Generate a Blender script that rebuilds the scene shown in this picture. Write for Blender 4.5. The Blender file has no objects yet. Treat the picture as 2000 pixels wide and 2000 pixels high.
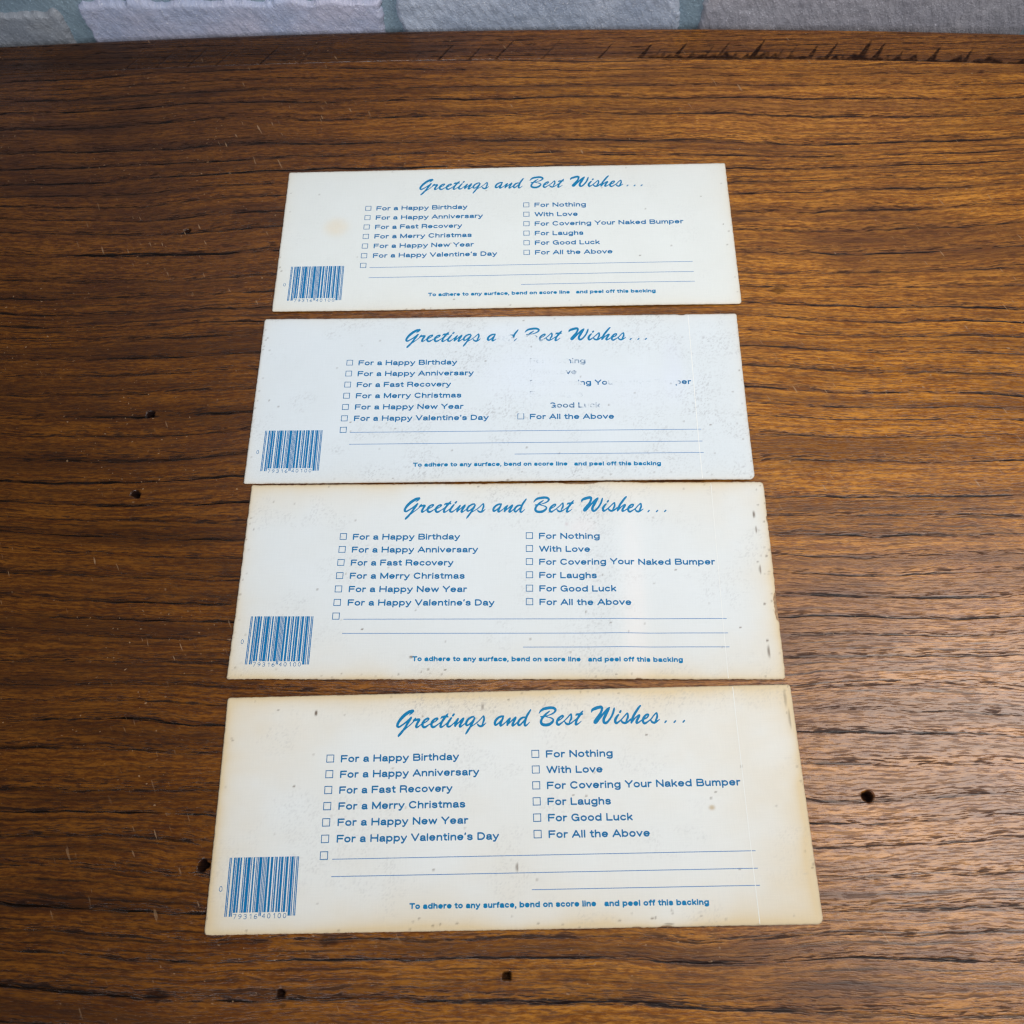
import bpy, math, random
import numpy as np
from mathutils import Vector, Matrix

sc = bpy.context.scene
COL = sc.collection

# ------------------------------------------------------------------ camera
CAM_H = 0.337577
PITCH, ROLL, FPX = 1.20617001, -8.32389327e-02, 1600.0
fw = Vector((0, math.cos(PITCH), -math.sin(PITCH)))
rt = Vector((1, 0, 0)); up = rt.cross(fw)
cr, sr = math.cos(ROLL), math.sin(ROLL)
rt2 = cr * rt + sr * up; up2 = -sr * rt + cr * up
cd = bpy.data.cameras.new("camera"); cam = bpy.data.objects.new("camera", cd); COL.objects.link(cam)
cd.sensor_width = 36.0; cd.lens = 36.0 * FPX / 2000.0; cd.clip_start = 0.01; cd.clip_end = 50
M = Matrix.Identity(4)
for i in range(3):
    M[i][0] = rt2[i]; M[i][1] = up2[i]; M[i][2] = -fw[i]
M[2][3] = CAM_H
cam.matrix_world = M
cd.dof.use_dof = True; cd.dof.focus_distance = 0.36; cd.dof.aperture_fstop = 22.0
sc.camera = cam

# ------------------------------------------------------------------ light
w = bpy.data.worlds.new("World"); sc.world = w; w.use_nodes = True
bg = w.node_tree.nodes["Background"]
bg.inputs[0].default_value = (0.93, 0.97, 1.0, 1); bg.inputs[1].default_value = 0.10

def area(name, loc, target, sx, sy, power, color):
    l = bpy.data.lights.new(name, 'AREA'); l.shape = 'RECTANGLE'; l.size = sx; l.size_y = sy
    l.energy = power; l.color = color
    o = bpy.data.objects.new(name, l); COL.objects.link(o); o.location = loc
    o.rotation_euler = (Vector(target) - Vector(loc)).to_track_quat('-Z', 'Y').to_euler()
    return o
wl = area("window_light", (0.60, 0.03, 0.76), (0.16, 0.12, 0), 0.46, 0.54, 3.0, (1.0, 0.955, 0.91))
wl.data.spread = math.radians(120)
rl = area("room_light", (0.0, 0.60, 1.20), (0.02, 0.24, 0), 0.34, 0.40, 1.0, (0.84, 0.93, 1.0))

rl.data.spread = math.radians(85)
fl = area("front_fill", (-0.35, -0.75, 0.85), (0.0, 0.50, 0.03), 0.30, 0.30, 0.85, (0.88, 0.92, 1.0))  # added fill without a source in the room, brightens the wall
fl.data.spread = math.radians(50)
sc.view_settings.view_transform = 'Standard'; sc.view_settings.look = 'None'
sc.view_settings.exposure = 0.0; sc.view_settings.gamma = 1.0
sc.cycles.use_denoising = True
sc.cycles.filter_width = 1.3
sc.cycles.max_bounces = 6

# ------------------------------------------------------------------ numpy noise
def smooth(a, b, x):
    t = np.clip((x - a) / (b - a), 0, 1); return t * t * (3 - 2 * t)
def vnoise(x, y, seed):
    xi = np.floor(x).astype(np.int64); yi = np.floor(y).astype(np.int64)
    fx = x - xi; fy = y - yi; fx = fx * fx * (3 - 2 * fx); fy = fy * fy * (3 - 2 * fy)
    def h(a, b):
        n = (a * 374761393 + b * 668265263 + seed * 1442695041) & 0xffffffff
        n = ((n ^ (n >> 13)) * 1274126177) & 0xffffffff
        return ((n ^ (n >> 16)) & 0xffffff) / float(0xffffff)
    return (h(xi, yi) * (1 - fx) + h(xi + 1, yi) * fx) * (1 - fy) + (h(xi, yi + 1) * (1 - fx) + h(xi + 1, yi + 1) * fx) * fy
def fbm(x, y, seed, o=4):
    s = 0; a = .5; t = 0
    for k in range(o):
        s = s + a * vnoise(x * 2 ** k, y * 2 ** k, seed + 17 * k); t += a; a *= .55
    return s / t

# ------------------------------------------------------------------ mesh helpers
def raw_mesh(name, verts, faces, mat, parent=None, smooth_shade=False, attrs=None):
    me = bpy.data.meshes.new(name)
    verts = np.asarray(verts, dtype=np.float32)
    if isinstance(faces, np.ndarray):
        n, k = faces.shape
        me.vertices.add(len(verts)); me.vertices.foreach_set("co", verts.ravel())
        me.loops.add(n * k); me.loops.foreach_set("vertex_index", faces.astype(np.int32).ravel())
        me.polygons.add(n); me.polygons.foreach_set("loop_start", np.arange(0, n * k, k, dtype=np.int32))
        me.update(calc_edges=True)
    else:
        me.from_pydata(verts.tolist(), [], faces); me.update()
    me.validate()
    if smooth_shade: me.polygons.foreach_set("use_smooth", [True] * len(me.polygons))
    for an, (typ, data) in (attrs or {}).items():
        a = me.attributes.new(an, typ, 'POINT')
        a.data.foreach_set("color" if typ == 'FLOAT_COLOR' else "value", np.asarray(data, dtype=np.float32).ravel())
    me.materials.append(mat)
    o = bpy.data.objects.new(name, me); COL.objects.link(o)
    if parent: o.parent = parent
    return o
def thing(name, label, cat, loc=(0, 0, 0), rz=0, group=None):
    o = bpy.data.objects.new(name, None); COL.objects.link(o); o.location = loc; o.rotation_euler = (0, 0, rz)
    o.empty_display_size = .02
    o["label"] = label; o["category"] = cat
    if group: o["group"] = group
    return o

# ------------------------------------------------------------------ node helper
class NT:
    def __init__(self, name):
        self.m = bpy.data.materials.new(name); self.m.use_nodes = True
        self.t = self.m.node_tree; self.N = self.t.nodes; self.L = self.t.links
        self.b = self.N["Principled BSDF"]; self.out = self.N["Material Output"]
    def set(self, sock, v):
        if hasattr(v, "is_linked") or isinstance(v, bpy.types.NodeSocket): self.L.new(v, sock)
        else:
            if isinstance(v, (tuple, list)) and len(v) == 3 and len(sock.default_value) == 4: v = (*v, 1)
            sock.default_value = v
    def math(self, op, a, b=0.0, c=None, clamp=False):
        n = self.N.new("ShaderNodeMath"); n.operation = op; n.use_clamp = clamp
        self.set(n.inputs[0], a); self.set(n.inputs[1], b)
        if c is not None: self.set(n.inputs[2], c)
        return n.outputs[0]
    def mr(self, v, a, b, c=0.0, d=1.0, st='SMOOTHSTEP'):
        n = self.N.new("ShaderNodeMapRange"); n.interpolation_type = st; n.clamp = True if st == 'LINEAR' else n.clamp
        self.set(n.inputs[0], v); self.set(n.inputs[1], a); self.set(n.inputs[2], b); self.set(n.inputs[3], c); self.set(n.inputs[4], d)
        return n.outputs[0]
    def noise(self, vec, scale=1.0, detail=2.0, rough=.5, dist=0.0, color=False):
        n = self.N.new("ShaderNodeTexNoise"); n.noise_dimensions = '3D'
        self.set(n.inputs["Vector"], vec); self.set(n.inputs["Scale"], scale); self.set(n.inputs["Detail"], detail)
        self.set(n.inputs["Roughness"], rough); self.set(n.inputs["Distortion"], dist)
        return n.outputs[1] if color else n.outputs[0]
    def xyz(self, x, y, z=0.0):
        n = self.N.new("ShaderNodeCombineXYZ"); self.set(n.inputs[0], x); self.set(n.inputs[1], y); self.set(n.inputs[2], z); return n.outputs[0]
    def mix(self, f, a, b, mode='MIX'):
        n = self.N.new("ShaderNodeMix"); n.data_type = 'RGBA'; n.blend_type = mode
        self.set(n.inputs[0], f); self.set(n.inputs[6], a); self.set(n.inputs[7], b); return n.outputs[2]
    def coords(self):
        tc = self.N.new("ShaderNodeTexCoord"); s = self.N.new("ShaderNodeSeparateXYZ"); self.L.new(tc.outputs["Object"], s.inputs[0])
        return tc.outputs["Object"], s.outputs[0], s.outputs[1], s.outputs[2]
    def attr(self, name):
        n = self.N.new("ShaderNodeAttribute"); n.attribute_name = name; return n
    def bump(self, h, strength, dist):
        n = self.N.new("ShaderNodeBump"); n.inputs["Strength"].default_value = strength; n.inputs["Distance"].default_value = dist
        self.L.new(h, n.inputs["Height"]); self.L.new(n.outputs[0], self.b.inputs["Normal"])
    def P(self, k, v): self.set(self.b.inputs[k], v)

# ------------------------------------------------------------------ materials
def wood_material(name, pitch, seed, dark, line_gain, warp):
    n = NT(name); _, x, y, z = n.coords(); m = n.math
    def N(sx, sy, off, detail=2.0, rough=.5, yy=y):
        return n.noise(n.xyz(m('MULTIPLY', x, sx), m('MULTIPLY', yy, sy), seed + off), 1.0, detail, rough)
    w1 = m('MULTIPLY', m('SUBTRACT', N(3.2, 7, 1), .5), 0.034 * warp)
    w2 = m('MULTIPLY', m('SUBTRACT', N(16, 40, 2), .5), 0.0042 * warp)
    w3 = m('MULTIPLY', m('SUBTRACT', N(90, 160, 3), .5), 0.0016)
    yw = m('ADD', m('ADD', y, w1), m('ADD', w2, w3))
    # growth rings, uneven spacing
    pv = m('MULTIPLY', m('SUBTRACT', N(.6, 26, 4, 1.0, yy=yw), .5), 2.6)
    ring = m('ADD', m('MULTIPLY', yw, 1.0 / pitch), pv)
    fr = m('FRACT', ring); idx = m('FLOOR', ring)
    wn = n.N.new("ShaderNodeTexWhiteNoise"); wn.noise_dimensions = '1D'; n.set(wn.inputs["W"], m('ADD', idx, seed * 7.3)); rnd = wn.outputs[0]
    core = m('MULTIPLY', n.mr(fr, 0.0, 0.03), n.mr(fr, 0.05, m('ADD', .10, m('MULTIPLY', N(22, 90, 21), .16)), 1.0, 0.0))
    halo = n.mr(fr, 0.0, 0.55, 1.0, 0.0)
    brk = m('MULTIPLY', n.mr(N(26, 420, 5, 3.0, .65, yw), .42, .54), n.mr(N(85, 1500, 25, 2.0, .6, yw), .36, .52, .35, 1.0))
    strg = m('MULTIPLY', m('ADD', m('MULTIPLY', rnd, .75), .40), n.mr(N(7, 30, 6), .34, .52, .35, 1.0))
    line = m('MULTIPLY', m('MULTIPLY', core, brk), strg, clamp=True)
    # pores: fine short dashes
    p1 = n.mr(N(130, 1500, 7, 2.0, .6, yw), .52, .62)
    p2 = n.mr(N(62, 760, 8, 2.5, .65, yw), .55, .65)
    dens = m('ADD', .50, m('MULTIPLY', halo, .65))
    pores = m('MULTIPLY', m('MAXIMUM', p1, p2), dens, clamp=True)
    # fibre colour
    fib = m('ADD', m('MULTIPLY', N(30, 520, 9, 5.0, .72, yw), .55), m('MULTIPLY', N(260, 1100, 19, 3.0, .7, yw), .45)); band = N(5, 85, 10, 3.0, .6, yw); blot = N(7, 16, 11, 4.0, .62)
    c = n.mix(n.mr(fib, .41, .60), (0.205, 0.062, 0.0052), (0.510, 0.202, 0.024))
    c = n.mix(m('MULTIPLY', n.mr(band, .42, .66), .65), c, (0.110, 0.036, 0.007))
    c = n.mix(m('MULTIPLY', n.mr(blot, .48, .70), .55), c, (0.085, 0.025, 0.005))
    spl = N(6, 210, 12, 3.0, .6, yw)
    c = n.mix(m('MULTIPLY', n.mr(spl, .585, .70), .45), c, (0.055, 0.022, 0.014))
    # softer dark bands hanging off the rings, and packed fine rings in some belts of the board
    c = n.mix(m('MULTIPLY', m('MULTIPLY', n.mr(fr, 0.0, 0.42, 1.0, 0.0), strg), n.mr(N(12, 60, 31, 3.0), .35, .65, .10, .60)), c, (0.085, 0.027, 0.0075))
    ring2 = m('ADD', m('MULTIPLY', yw, 1.0 / (pitch * .36)), m('MULTIPLY', m('SUBTRACT', N(5, 60, 32, 2.0, yy=yw), .5), 2.2)); f2 = m('FRACT', ring2)
    belt = n.mr(N(.8, 13, 33, 1.0, yy=yw), .50, .60)
    l2 = m('MULTIPLY', m('MULTIPLY', m('MULTIPLY', n.mr(f2, 0.0, 0.10), n.mr(f2, .14, .42, 1.0, 0.0)), belt), n.mr(N(40, 900, 34, 3.0, .6, yw), .42, .58))
    c = n.mix(m('MULTIPLY', l2, .80), c, (0.028, 0.010, 0.005))
    c = n.mix(m('MULTIPLY', pores, .92, clamp=True), c, (0.036, 0.011, 0.004))
    c = n.mix(m('MULTIPLY', line, line_gain, clamp=True), c, (0.014, 0.0065, 0.0055))
    # wood tone darker and redder to the left, with the shade there painted in
    shade_tone = n.mr(m('ADD', x, m('MULTIPLY', m('SUBTRACT', blot, .5), .22)), -0.20, 0.10, .31 * dark, .96 * dark)
    c = n.mix(1.0, c, n.xyz(shade_tone, m('MULTIPLY', shade_tone, n.mr(shade_tone, .35, .95, .84, 1.0)), m('MULTIPLY', shade_tone, n.mr(shade_tone, .35, .95, .50, 1.0))), 'MULTIPLY')
    # scuffs and light flecks
    fl = n.mr(N(520, 640, 13, 1.0), .70, .78); fl = m('MULTIPLY', fl, n.mr(N(14, 22, 14), .46, .60))
    sc1 = n.mr(n.noise(n.xyz(m('MULTIPLY', m('ADD', x, m('MULTIPLY', y, .5)), 620), m('MULTIPLY', m('SUBTRACT', y, m('MULTIPLY', x, .5)), 95), seed), 1.0, 1.0), .70, .77)
    sc1 = m('MULTIPLY', sc1, n.mr(N(11, 17, 15), .50, .62))
    c = n.mix(m('MULTIPLY', m('MAXIMUM', fl, sc1), .60), c, (0.36, 0.22, 0.12))
    at = n.attr("wear")
    c = n.mix(m('MULTIPLY', at.outputs["Fac"], .93, clamp=True), c, (0.0085, 0.0055, 0.006))
    n.P("Base Color", c)
    grit = N(1500, 1900, 16, 2.0)
    h = m('SUBTRACT', m('MULTIPLY', grit, .30), m('ADD', m('MULTIPLY', line, .9), m('MULTIPLY', pores, .55)))
    n.bump(h, .36, .00024)
    n.P("Roughness", m('ADD', .17, m('ADD', m('MULTIPLY', blot, .20), m('MULTIPLY', pores, .22))))
    n.P("Specular IOR Level", m('MULTIPLY', m('SUBTRACT', 1.0, m('MAXIMUM', m('MULTIPLY', line, .8), m('MAXIMUM', m('MULTIPLY', pores, .6), at.outputs["Fac"])), clamp=True), .52))
    return n.m

def paper_material(name):
    n = NT(name); _, x, y, z = n.coords(); m = n.math
    at = n.attr("stain"); c = at.outputs["Color"]
    wv = n.noise(n.xyz(m('MULTIPLY', x, 2600), m('MULTIPLY', y, 130), 1), 1.0, 1.0)
    wh = n.noise(n.xyz(m('MULTIPLY', x, 130), m('MULTIPLY', y, 2600), 2), 1.0, 1.0)
    weave = m('ADD', wv, wh)
    c = n.mix(1.0, c, n.xyz(*[n.mr(weave, .7, 1.3, a, 1.012) for a in (.984, .985, .986)]), 'MULTIPLY')
    n.P("Base Color", c)
    n.bump(m('ADD', weave, m('MULTIPLY', n.noise(n.xyz(m('MULTIPLY', x, 400), m('MULTIPLY', y, 400)), 1.0, 3.0), .8)), .25, .00006)
    n.P("Roughness", .55); n.P("Specular IOR Level", .35)
    return n.m

def ink_material(name, base, fade=None):
    n = NT(name); _, x, y, z = n.coords(); m = n.math
    v = n.noise(n.xyz(m('MULTIPLY', x, 900), m('MULTIPLY', y, 900)), 1.0, 2.0)
    n.P("Base Color", n.mix(n.mr(v, .3, .7, 0, .35), base, tuple(min(1, q * 1.35 + .002) for q in base)))
    n.P("Roughness", .5); n.P("Specular IOR Level", .2)
    if fade:
        keep = 1.0
        s = None
        for (u, v_, ru, rv, g) in fade:   # blobs in mm: g<0 rubbed away, g>0 survived
            dx = m('DIVIDE', m('SUBTRACT', x, u * .001), ru * .001); dy = m('DIVIDE', m('SUBTRACT', y, v_ * .001), rv * .001)
            d = m('ADD', m('MULTIPLY', dx, dx), m('MULTIPLY', dy, dy))
            k = m('MULTIPLY', n.mr(d, .55, 1.25, 1.0, 0.0), g)
            s = k if s is None else m('ADD', s, k)
        ns = n.noise(n.xyz(m('MULTIPLY', x, 620), m('MULTIPLY', y, 620), 3), 1.0, 3.0, .65)
        ns2 = n.noise(n.xyz(m('MULTIPLY', x, 150), m('MULTIPLY', y, 190), 9), 1.0, 2.0)
        s = m('ADD', m('ADD', 1.0, s), m('ADD', m('MULTIPLY', m('SUBTRACT', ns, .5), 1.1), m('MULTIPLY', m('SUBTRACT', ns2, .5), .8)))
        k = m('MAXIMUM', n.mr(s, .15, .88), m('MULTIPLY', n.mr(ns, .48, .62), .075))
        tr = n.N.new("ShaderNodeBsdfTransparent"); mx = n.N.new("ShaderNodeMixShader")
        n.L.new(k, mx.inputs[0]); n.L.new(tr.outputs[0], mx.inputs[1]); n.L.new(n.b.outputs[0], mx.inputs[2]); n.L.new(mx.outputs[0], n.out.inputs[0])
    return n.m

def plain(name, col, rough=.7, flat=False):
    n = NT(name); co, x, y, z = n.coords()
    v = n.noise(co, 12.0 if flat else 600.0, 1.0 if flat else 3.0)
    if flat: v = n.mr(v, -2.0, 3.0, .45, .6)
    n.P("Base Color", n.mix(n.mr(v, .3, .7), tuple(q * .75 for q in col), tuple(min(1, q * 1.2) for q in col))); n.P("Roughness", rough)
    return n.m

def stone_material(name, tint_a, tint_b, seed):
    n = NT(name); co, x, y, z = n.coords(); m = n.math
    big = n.noise(n.xyz(m('MULTIPLY', x, 22), m('MULTIPLY', z, 34), seed), 1.0, 4.0, .6)
    dia = n.noise(n.xyz(m('MULTIPLY', m('ADD', x, m('MULTIPLY', z, .5)), 330), m('MULTIPLY', z, 110), seed + 3), 1.0, 3.0, .6)
    fine = n.noise(n.xyz(m('MULTIPLY', x, 900), m('MULTIPLY', z, 700), seed + 5), 1.0, 3.0, .7)
    c = n.mix(n.mr(big, .35, .65), tint_a, tint_b)
    c = n.mix(n.mr(dia, .40, .72, 0, .55), c, tuple(q * .62 for q in tint_a))
    c = n.mix(n.mr(fine, .56, .74, 0, .75), c, tuple(min(1, q * 2.0 + .03) for q in tint_b))
    n.P("Base Color", c); n.P("Roughness", .42); n.P("Specular IOR Level", .5)
    n.bump(m('ADD', m('MULTIPLY', fine, .8), m('MULTIPLY', dia, .8)), 1.0, .0008)
    return n.m

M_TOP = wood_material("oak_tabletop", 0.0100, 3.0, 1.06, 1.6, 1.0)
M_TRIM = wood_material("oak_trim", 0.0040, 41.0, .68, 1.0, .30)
M_PAPER = paper_material("aged_white_card")
INK_H = (0.0003, 0.172, 0.365); INK_T = (0.003, 0.138, 0.320); INK_L = (0.100, 0.230, 0.450)
M_HEAD = ink_material("blue_ink_heading", INK_H); M_TEXT = ink_material("blue_ink_text", INK_T)
M_BAR = ink_material("blue_ink_barcode", (0.0003, 0.145, 0.350)); M_LINE = ink_material("blue_ink_rule", INK_L)
M_SCORE = plain("score_line_white", (0.80, 0.80, 0.76), flat=True); M_SIDE = plain("card_edge", (0.42, 0.33, 0.22)); M_PLY = plain("brown_ply", (0.36, 0.22, 0.12))
M_MORTAR = stone_material("mortar", (0.24, 0.33, 0.40), (0.30, 0.40, 0.46), 90)
FADE = [(1.6, 31, 3.0, 4.5, -1.2), (5.4, 30.4, 2.4, 2.8, -.75), (15, 30.2, 4.2, 3.4, -.75), (20.4, 30, 2.4, 2.6, -.45),
        (10.8, 6.3, 3.2, 15.8, -3), (22.5, 18.2, 11.0, 2.9, -.75), (28.5, 18, 5.5, 2.9, -.75), (38.5, 18.2, 4.5, 2.9, -.48),
        (22.5, 12.3, 9.2, 2.8, -2.2), (35, 12.3, 4.2, 2.8, -.45), (26, 6.4, 14.2, 2.8, -1.05), (67.5, 6.4, 17.5, 3, -.98), (87, 6.4, 5, 3, -.25),
        (27, .6, 15, 2.9, -1.0), (19, -5.4, 6.5, 2.8, -1.0), (31.5, -5.4, 5.5, 2.8, -.45), (43, -5.4, 7, 2.8, -.60)]
M_HEAD_W = ink_material("blue_ink_heading_rubbed", INK_H, FADE); M_TEXT_W = ink_material("blue_ink_text_rubbed", INK_T, FADE)

# ------------------------------------------------------------------ table
TH = math.radians(-5.0)
table = thing("oak_table", "worn dark oak table top under the four cards, against a stone wall", "table", (0, 0, 0), TH)
YS = lambda X: 0.4000 - .10 * (X + .07) ** 2
YB = lambda X: 0.4250 - .10 * (X + .07) ** 2

HOLES = [(0.1269, 0.0111, .0023, .0040, 1.0), (-0.1279, -0.0161, .0026, .0035, 1.0), (-0.0114, -0.0519, .0019, .003, .9),
         (-0.1386, -0.060, .0044, .0012, .75), (-0.0775, -0.0414, .0034, .0009, .55), (-0.1801, 0.2835, .0018, .0022, .9), (-0.1704, 0.2645, .0018, .0010, .5),
         (-0.181, 0.1775, .0022, .0035, 1.0), (-0.181, 0.1371, .0022, .0035, 1.0), (0.1171, 0.2431, .0034, .0008, .55), (-0.0935, -0.0585, .0018, .0025, .9),
         (-0.0925, -0.0625, .0013, .0012, .6)]
def lines_with(base, centers, r, step):
    s = set(np.round(base, 5).tolist())
    for c in centers:
        s |= set(np.round(np.arange(c - r, c + r, step), 5).tolist())
    a = np.array(sorted(s)); keep = [a[0]]
    for v in a[1:]:
        if v - keep[-1] > .0002: keep.append(v)
    return np.array(keep)
gx = lines_with(np.arange(-.5, .4501, .01), [h[0] for h in HOLES], .007, .0005)
gt = lines_with(np.concatenate([np.arange(-.22, .3901, .01), [.3950, .3980, .3988, .3993, .3997]]), [h[1] for h in HOLES], .007, .0005)
X, T = np.meshgrid(gx, gt, indexing='ij')
Y = T + (YS(X) - .4) * smooth(.300, .3990, T)
# gentle fall towards the seam edge plus the holes
dist_e = (YS(X) - .0004 - Y)
Z = -0.0002 * np.exp(-dist_e / .0003)
WEAR = np.zeros_like(X)
for k, (hx, hy, r, dep, s) in enumerate(HOLES):
    ang = np.arctan2(Y - hy, X - hx); d = np.hypot(X - hx, (Y - hy) * (1.15 if dep > .0015 else 1.9)) / (r * (1 + .7 * (vnoise(np.cos(ang) * 1.6 + 10 + k, np.sin(ang) * 1.6 + 9, 5) - .5)))
    Z -= (dep if dep > .0015 else .0) * (1 - smooth(.35, 1.0, d))
    WEAR = np.maximum(WEAR, s * (1 - smooth(.75, 1.3, d)))
nx, nt = X.shape
ids = np.arange(nx * nt).reshape(nx, nt)
quads = np.stack([ids[:-1, :-1], ids[1:, :-1], ids[1:, 1:], ids[:-1, 1:]], -1).reshape(-1, 4)
V = np.stack([X, Y, Z], -1).reshape(-1, 3)
# skirt round the board, closed below
ring = np.concatenate([ids[:, 0], ids[-1, 1:], ids[-2::-1, -1], ids[0, -2:0:-1]])
n0 = len(V); Vb = V[ring].copy(); Vb[:, 2] = -.028; V2 = np.vstack([V, Vb]); kk = np.arange(len(ring)); nk = (kk + 1) % len(ring)
side = np.stack([ring, n0 + kk, n0 + nk, ring[nk]], -1)
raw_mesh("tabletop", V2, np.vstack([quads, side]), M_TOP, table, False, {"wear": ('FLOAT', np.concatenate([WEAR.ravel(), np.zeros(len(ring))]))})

# trim board behind the seam, with torn dark saw chips along it
gx = lines_with(np.concatenate([np.arange(-.5, -.26, .01), np.arange(-.26, .30, .0006), np.arange(.30, .4501, .01)]), [], 1, 1)
gt = np.concatenate([np.linspace(0, .62, 30), np.linspace(.66, 1.0, 12)])
X, T = np.meshgrid(gx, gt, indexing='ij'); S0 = YS(X) + .0002; Y = S0 + T * (YB(X) - S0)
dS = Y - S0; dB = YB(X) - Y
Z = -.0005 - .0001 * np.exp(-dS / .0004) - .0025 * (1 - smooth(0, .004, dB)) ** 2
random.seed(11); CH = []
for (a, ht, wd, st) in [(.0559, .0125, .0035, 1), (.064, .0075, .002, .5), (.0749, .0125, .0035, .95), (.0915, .010, .002, .6), (.0985, .0125, .0025, .8),
                        (.1165, .0145, .0045, 1.2), (.131, .0080, .003, .6), (.137, .0105, .002, .6), (.148, .0105, .0040, 1.0), (.1575, .0135, .0032, 1.1),
                        (.1745, .0155, .0060, 1.1), (.183, .0140, .0045, 1.1), (.196, .008, .003, .9), (.214, .012, .004, 1), (.232, .011, .003, .9),
                        (.034, .012, .0012, .75), (.0025, .0135, .0012, .5), (-.0235, .0145, .0012, .85), (-.0385, .011, .0012, .7), (-.056, .0125, .0015, .85), (-.070, .009, .001, .5), (-.104, .010, .001, .4),
                        (-.135, .013, .0011, .5), (-.157, .014, .0012, .75), (-.182, .0125, .001, .6), (-.1985, .0135, .0012, .7), (-.2165, .012, .001, .6), (-.2335, .010, .001, .6),
                        (.0675, .005, .004, .6), (.083, .0055, .006, .7), (.107, .005, .004, .6), (.124, .006, .006, .8), (.166, .004, .004, .6), (.190, .005, .004, .7)]:
    CH.append((a, ht, wd, st))
C = np.zeros_like(X); jit = (vnoise(X * 900, Y * 700, 8) - .5); jit2 = vnoise(X * 350, Y * 2500, 9)
for (a, ht, wd, st) in CH:
    t = dS / ht; cx = a + .75 * dS + .0006 * jit
    wl = wd * .8 * (1 - t) + .00045
    ins = (1 - smooth(.75, 1.15, (X - cx) / wl)) * smooth(-.35, .0, (X - cx) / .0009) * (1 - smooth(.85, 1.08, t + .25 * jit))
    C = np.maximum(C, ins * st * (.55 + .55 * jit2))
C = np.maximum(C, .85 * smooth(.05, .07, X) * (1 - smooth(.5, 1.2, dS / (.0008 + .0060 * vnoise((X - .5 * dS) * 330, Y * 0, 3) ** 2))))
Z -= .0003 * np.clip(C, 0, 1)
C = np.clip(C * 1.3 * (.55 + .65 * vnoise(X * 700, Y * 1100, 21)), 0, .95)
nx, nt = X.shape; ids = np.arange(nx * nt).reshape(nx, nt)
quads = np.stack([ids[:-1, :-1], ids[1:, :-1], ids[1:, 1:], ids[:-1, 1:]], -1).reshape(-1, 4)
V = np.stack([X, Y, Z], -1).reshape(-1, 3)
ring = np.concatenate([ids[:, 0], ids[-1, 1:], ids[-2::-1, -1], ids[0, -2:0:-1]])
n0 = len(V); Vb = V[ring].copy(); Vb[:, 2] = -.028; V2 = np.vstack([V, Vb]); kk = np.arange(len(ring)); nk = (kk + 1) % len(ring)
side = np.stack([ring, n0 + kk, n0 + nk, ring[nk]], -1)
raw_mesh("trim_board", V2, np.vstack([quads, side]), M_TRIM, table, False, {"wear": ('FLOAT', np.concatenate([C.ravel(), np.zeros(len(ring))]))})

# ------------------------------------------------------------------ stone wall
WY = 0.4380
wall = thing("stone_wall", "grey blue stone wall with recessed greenish mortar joints behind the table", "wall",
             (-math.sin(TH) * WY, math.cos(TH) * WY, 0), TH)
def slab(name, x0, x1, z0, z1, y0, mat, seed, rough_edge=.0016, step=.0022, depth=.0032, dome=.0):
    nx = max(8, int((x1 - x0) / step)); nz = max(6, int((z1 - z0) / step))
    u, v = np.meshgrid(np.linspace(0, 1, nx), np.linspace(0, 1, nz), indexing='ij')
    Xs = x0 + u * (x1 - x0); Zs = z0 + v * (z1 - z0)
    e = np.minimum(np.minimum(u * (x1 - x0), (1 - u) * (x1 - x0)), np.minimum(v * (z1 - z0), (1 - v) * (z1 - z0)))
    wgt = np.exp(-e / .006)
    Xo = Xs + wgt * rough_edge * 2 * (fbm(Xs * 110, Zs * 110, seed, 5) - .5) * 2
    Zo = Zs + wgt * rough_edge * 2 * (fbm(Xs * 70, Zs * 90, seed + 7, 5) - .5) * 2
    prof = smooth(0, .0014, e)
    Yo = y0 - depth * prof - dome * .5 * smooth(0, .02, e) - .0012 * (fbm(Xs * 55 + Zs * 25, Zs * 75, seed + 3, 4) - .5) * prof - .0005 * (vnoise(Xs * 420, Zs * 300, seed + 5) - .5) * prof
    ids = np.arange(nx * nz).reshape(nx, nz)
    q = np.stack([ids[:-1, :-1], ids[1:, :-1], ids[1:, 1:], ids[:-1, 1:]], -1).reshape(-1, 4)
    V = np.stack([Xo, Yo, Zo], -1).reshape(-1, 3)
    ring = np.concatenate([ids[:, 0], ids[-1, 1:], ids[-2::-1, -1], ids[0, -2:0:-1]])
    n0 = len(V); Vb = V[ring].copy(); Vb[:, 1] = y0 + .004; kk = np.arange(len(ring)); nk = (kk + 1) % len(ring)
    side = np.stack([ring, n0 + kk, n0 + nk, ring[nk]], -1)
    return raw_mesh(name, np.vstack([V, Vb]), np.vstack([q, side]), mat, wall, True)
MS = [stone_material("stone_a", (0.46, 0.51, 0.68), (0.58, 0.57, 0.70), 10), stone_material("stone_b", (0.36, 0.42, 0.53), (0.52, 0.58, 0.69), 30),
      stone_material("stone_c", (0.36, 0.355, 0.40), (0.45, 0.44, 0.48), 50), stone_material("stone_d", (0.29, 0.32, 0.37), (0.38, 0.40, 0.43), 70)]
mb = slab("mortar", -.62, .62, -.16, .36, 0.0, M_MORTAR, 77, .0, .004, .0012, 0)
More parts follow.
